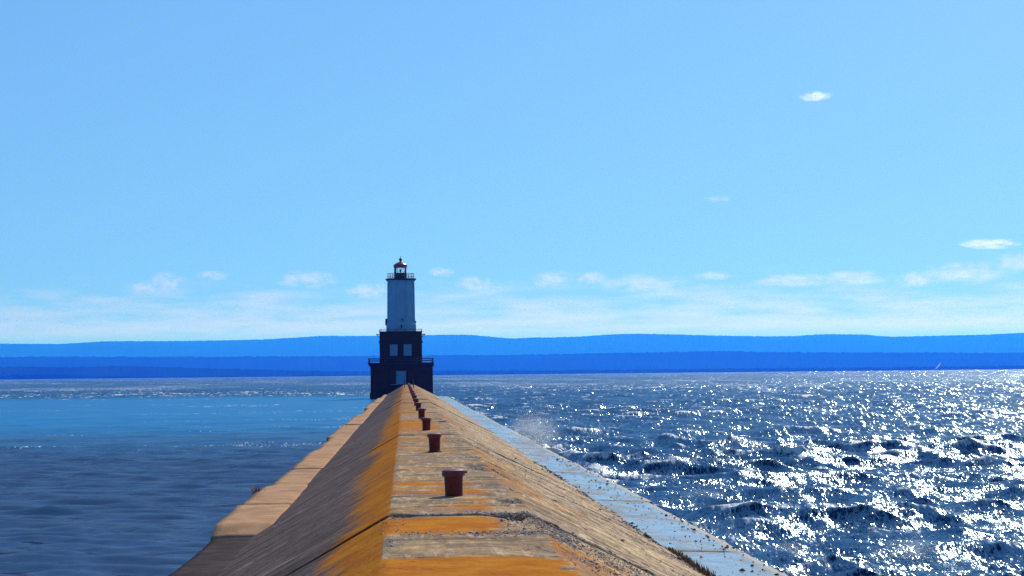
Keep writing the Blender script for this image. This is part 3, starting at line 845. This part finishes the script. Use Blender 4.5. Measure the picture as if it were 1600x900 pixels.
lathe(bm, [(.14, zv), (.12, zv+.1), (rb*.7, zv+.16), (rb, zv+.34), (rb*.9, zv+.5), (rb*.5, zv+.62), (.05, zv+.68), (.02, zv+1.0)], 16, (lcx+.02, 0))
bm_obj('ventilator_ball', bm, M_IRON, rf, 50)

# ------------------------------------------------------------------ loose stones, weeds, spray
def deck_z(x):
    return np.where(x < XL, ZD+(x-XL)*(ZD-ZFL)/(XL-XFL), np.where(x > XR, ZD-(x-XR)*(ZD-ZFR)/(XFR-XR), ZD))
OCT = np.array([[1, 0, 0], [-1, 0, 0], [0, 1, 0], [0, -1, 0], [0, 0, 1], [0, 0, -1]], float)
OF = np.array([[0, 2, 4], [2, 1, 4], [1, 3, 4], [3, 0, 4], [2, 0, 5], [1, 2, 5], [3, 1, 5], [0, 3, 5]])
def scatter(name, P, rad, mat, label, cat, flat=.7):
    P = np.asarray(P, float); n = len(P)
    v = OCT[None]*(rad[:, None, None]*(1+.5*(rng.random((n, 6, 1))-.5)))
    q = rng.uniform(0, 6.28, n); c, s = np.cos(q)[:, None], np.sin(q)[:, None]
    v = np.stack([v[..., 0]*c-v[..., 1]*s, v[..., 0]*s+v[..., 1]*c, v[..., 2]*flat], -1)
    v = v + rng.normal(0, .18, v.shape)*rad[:, None, None]
    V = (v + P[:, None]).reshape(-1, 3)
    F = (OF[None] + 6*np.arange(n)[:, None, None]).reshape(-1, 3)
    o = link(name, mesh_np(name, V, F), mat); tag(o, label, cat, kind='stuff'); return o

def pick(n, fx, fy):
    x = fx(n); y = fy(n); return x, y
PX, PY = [], []
def add(x, y): PX.append(x); PY.append(y)
# along the joint at 22 m and the crack at 19.4 m, down the eroded right arris and over the right face
n = 3600; add(rng.uniform(XL-.05, 2.4, n), 22.15+np.abs(rng.normal(0, .30, n)))
n = 1200; add(rng.normal(XL, .10, n), rng.uniform(18, 30, n))
n = 1500; add(rng.uniform(-.1, 1.7, n), rng.normal(19.5, .16, n))
n = 3200; add(rng.normal(XR+.05, .22, n), rng.uniform(19, 37, n))
n = 1400; add(rng.uniform(0, 2.5, n), 36.8+rng.normal(0, .25, n))
for y0 in (17.5, 19.2, 20.6, 23.6, 26, 28.3, 31, 34, 38, 41, 46):
    n = 900; add(rng.uniform(XR, XFR, n), y0+rng.normal(0, .35, n)+.3*rng.random(n))
n = 9000; add(rng.uniform(XR, XFR, n), rng.uniform(15, 60, n))
n = 1800; add(XFR-np.abs(rng.normal(0, .35, n)), rng.uniform(17, 75, n))
n = 500; add(rng.uniform(-3.6, -2.4, n), 38.6-np.abs(rng.normal(0, .9, n)))
n = 250; add(rng.uniform(-3.4, -2.5, n), 22.0-np.abs(rng.normal(0, .4, n)))
x = np.concatenate(PX); y = np.concatenate(PY)
z = deck_z(x); z = np.where(x < -2.75, np.maximum(z, .585), z)
rad = np.exp(rng.normal(math.log(.0066), .5, len(x)))
scatter('gravel', np.stack([x, y, z+rad*.15-.012], -1), rad, M_STONE, 'loose grey gravel strewn along the joints and the eroded right slope', 'gravel')
n = 700
x = rng.uniform(4.95, 6.45, n); y = 20+ 60*rng.random(n)**1.5
rad = np.exp(rng.normal(math.log(.024), .45, n))
n2 = 700; x2 = XFR-.1+rng.normal(0, .16, n2); y2 = rng.uniform(20, 70, n2); r2_ = np.exp(rng.normal(math.log(.022), .5, n2))
P = np.stack([np.concatenate([x, x2]), np.concatenate([y, y2]), np.concatenate([.35+0*x, np.maximum(deck_z(x2), .36)-.005])], -1)
scatter('stones', P, np.concatenate([rad, r2_]), M_DARKSTONE, 'small dark stones scattered on the wet apron', 'stones')

# dry grass along the foot of the right face
def tuft(name, xs, ys, zs, n, h, mat, lab, cat, kind=None, lean=.35):
    V = []; F = []
    for i in range(n):
        t = random.random()
        x = np.interp(t, [0, 1], xs)+random.gauss(0, .05); y = np.interp(t, [0, 1], ys); z = np.interp(t, [0, 1], zs)
        hh = h*random.uniform(.5, 1.2)*(.5+math.sin(math.pi*t)*.6); a = random.uniform(0, 6.28); l = lean*hh
        w = .006+.004*random.random()
        ax, ay = math.cos(a), math.sin(a)
        b = len(V)
        V += [(x-w*ay, y+w*ax, z-.03), (x+w*ay, y-w*ax, z-.03), (x+ax*l*.4+w*.8*ay, y+ay*l*.4-w*.8*ax, z+hh*.6), (x+ax*l*.4-w*.8*ay, y+ay*l*.4+w*.8*ax, z+hh*.6), (x+ax*l, y+ay*l, z+hh), (x+ax*l+.002, y+ay*l, z+hh)]
        F += [[b, b+1, b+2, b+3], [b+3, b+2, b+5, b+4]]
    o = link(name, mesh_np(name, V, F), mat); tag(o, lab, cat, kind=kind); return o
def leaf(name, a, b):
    m = N(name); c = m.mix(m.noise(m.pos(), 9, 3).outputs[0], c4(*a), c4(*b)); m.bsdf(Base_Color=c, Roughness=.8); return m.m
tuft('grass', (5.02, 4.98), (29.5, 36.8), (.40, .42), 900, .08, leaf('dry grass', (.13, .06, .018), (.24, .13, .035)), 'brown dry grass growing along the foot of the right slope', 'grass', 'stuff')
tuft('weed_plant', (-3.86, -3.90), (50.0, 50.5), (.76, .76), 60, .20, leaf('red weed', (.14, .03, .012), (.20, .08, .03)), 'small reddish weed growing at the outer edge of the tan ledge', 'plant', None, .9)

# spray where waves hit the apron and break
mist = N('spray mist')
tc = mist.n('TexCoord')
q = mist.vmath('MULTIPLY', mist.vmath('SUBTRACT', tc.outputs['Generated'], (.5, .5, .5)), (2, 2, 2))
ln = mist.t.nodes.new('ShaderNodeVectorMath'); ln.operation = 'LENGTH'; mist.put(ln.inputs[0], q)
ns = mist.noise(mist.pos(), 2.2, 5, .65).outputs[0]
dd = mist.math('MULTIPLY', mist.step(ns, .42, .72), mist.step(mist.math('SUBTRACT', 1.0, ln.outputs['Value']), 0, .8))
v = mist.n('VolumePrincipled'); v.inputs['Color'].default_value = c4(1, 1, 1); v.inputs['Absorption Color'].default_value = c4(1, 1, 1)
v.inputs['Anisotropy'].default_value = .6; mist.put(v.inputs['Density'], mist.math('MULTIPLY', dd, .32))
mist.t.links.new(v.outputs[0], mist.out.inputs['Volume'])
M_DROP = paint('water drops', (.80, .82, .85), .3, .05)
def splash(loc, size, n, label):
    root = empty('spray', loc); tag(root, label, 'spray', kind='stuff')
    bm = bmesh.new(); bmesh.ops.create_icosphere(bm, subdivisions=3, radius=1.0)
    for v_ in bm.verts: v_.co = Vector((v_.co.x*size[0]*.5, v_.co.y*size[1]*.5, v_.co.z*size[2]*.5+size[2]*.42))
    m_ = bm_obj('mist', bm, mist.m, root); m_['kind'] = 'stuff'
    t = rng.random(n)**1.6
    P = np.stack([rng.normal(0, .20, n)*size[0]*(1.1-.5*t), rng.normal(0, .22, n)*size[1], t*size[2]*np.abs(rng.normal(.8, .25, n))], -1)
    rad = np.exp(rng.normal(math.log(.011), .45, n))
    vv = OCT[None]*rad[:, None, None] + P[:, None]
    o = link('droplets', mesh_np('droplets', vv.reshape(-1, 3), (OF[None]+6*np.arange(n)[:, None, None]).reshape(-1, 3)), M_DROP, root); o['kind'] = 'stuff'
def wpos(px, py, z=0.0):
    d = ray(px, py); k = (z-CAM_Z)/d[2]; return (d[0]*k, k, z)
splash(wpos(835, 700), (3.6, 7, 2.1), 5200, 'tall white spray thrown up where a wave hits the wet apron')
splash(wpos(1425, 872), (1.5, 2.5, .5), 420, 'low spray blown off a breaking crest near the lower right')
splash(wpos(1235, 868), (.9, 1.5, .35), 180, 'short burst of spray beside the near end of the wet apron')
splash(wpos(1100, 780), (1.8, 3, .35), 160, 'thin spray on the crest close to the apron')

# faint smoke on the far shore
sm = N('smoke'); tcs = sm.n('TexCoord')
q = sm.vmath('MULTIPLY', sm.vmath('SUBTRACT', tcs.outputs['Generated'], (.5, .5, .5)), (2, 2, 2))
ln = sm.t.nodes.new('ShaderNodeVectorMath'); ln.operation = 'LENGTH'; sm.put(ln.inputs[0], q)
v = sm.n('VolumePrincipled'); v.inputs['Color'].default_value = c4(1, 1, 1); v.inputs['Absorption Color'].default_value = c4(1, 1, 1); v.inputs['Anisotropy'].default_value = .6
sm.put(v.inputs['Density'], .03)
sm.t.links.new(v.outputs[0], sm.out.inputs['Volume'])
bm = bmesh.new()
d0 = 8300.0
path = [(1462, 577), (1464.5, 574), (1467, 571), (1469, 568), (1470.5, 565.5)]
rads = [1.2, 2.2, 2.0, 1.5, .7]
rings = []
for (px, py), r in zip(path, rads):
    c = np.array([0, 0, CAM_Z])+ray(px, py)*d0
    rings.append([bm.verts.new((c[0]+r*d0/FPX*math.cos(a)*.8, c[1]+r*d0/FPX*math.sin(a), c[2])) for a in np.linspace(0, 2*math.pi, 12, endpoint=False)])
for a, b in zip(rings[:-1], rings[1:]):
    for k in range(12): bm.faces.new((a[k], a[(k+1) % 12], b[(k+1) % 12], b[k]))
bm.faces.new(list(reversed(rings[0]))); bm.faces.new(rings[-1])
o = bm_obj('smoke_plume', bm, sm.m); tag(o, 'faint pale smoke plume leaning right on the far shore', 'smoke')
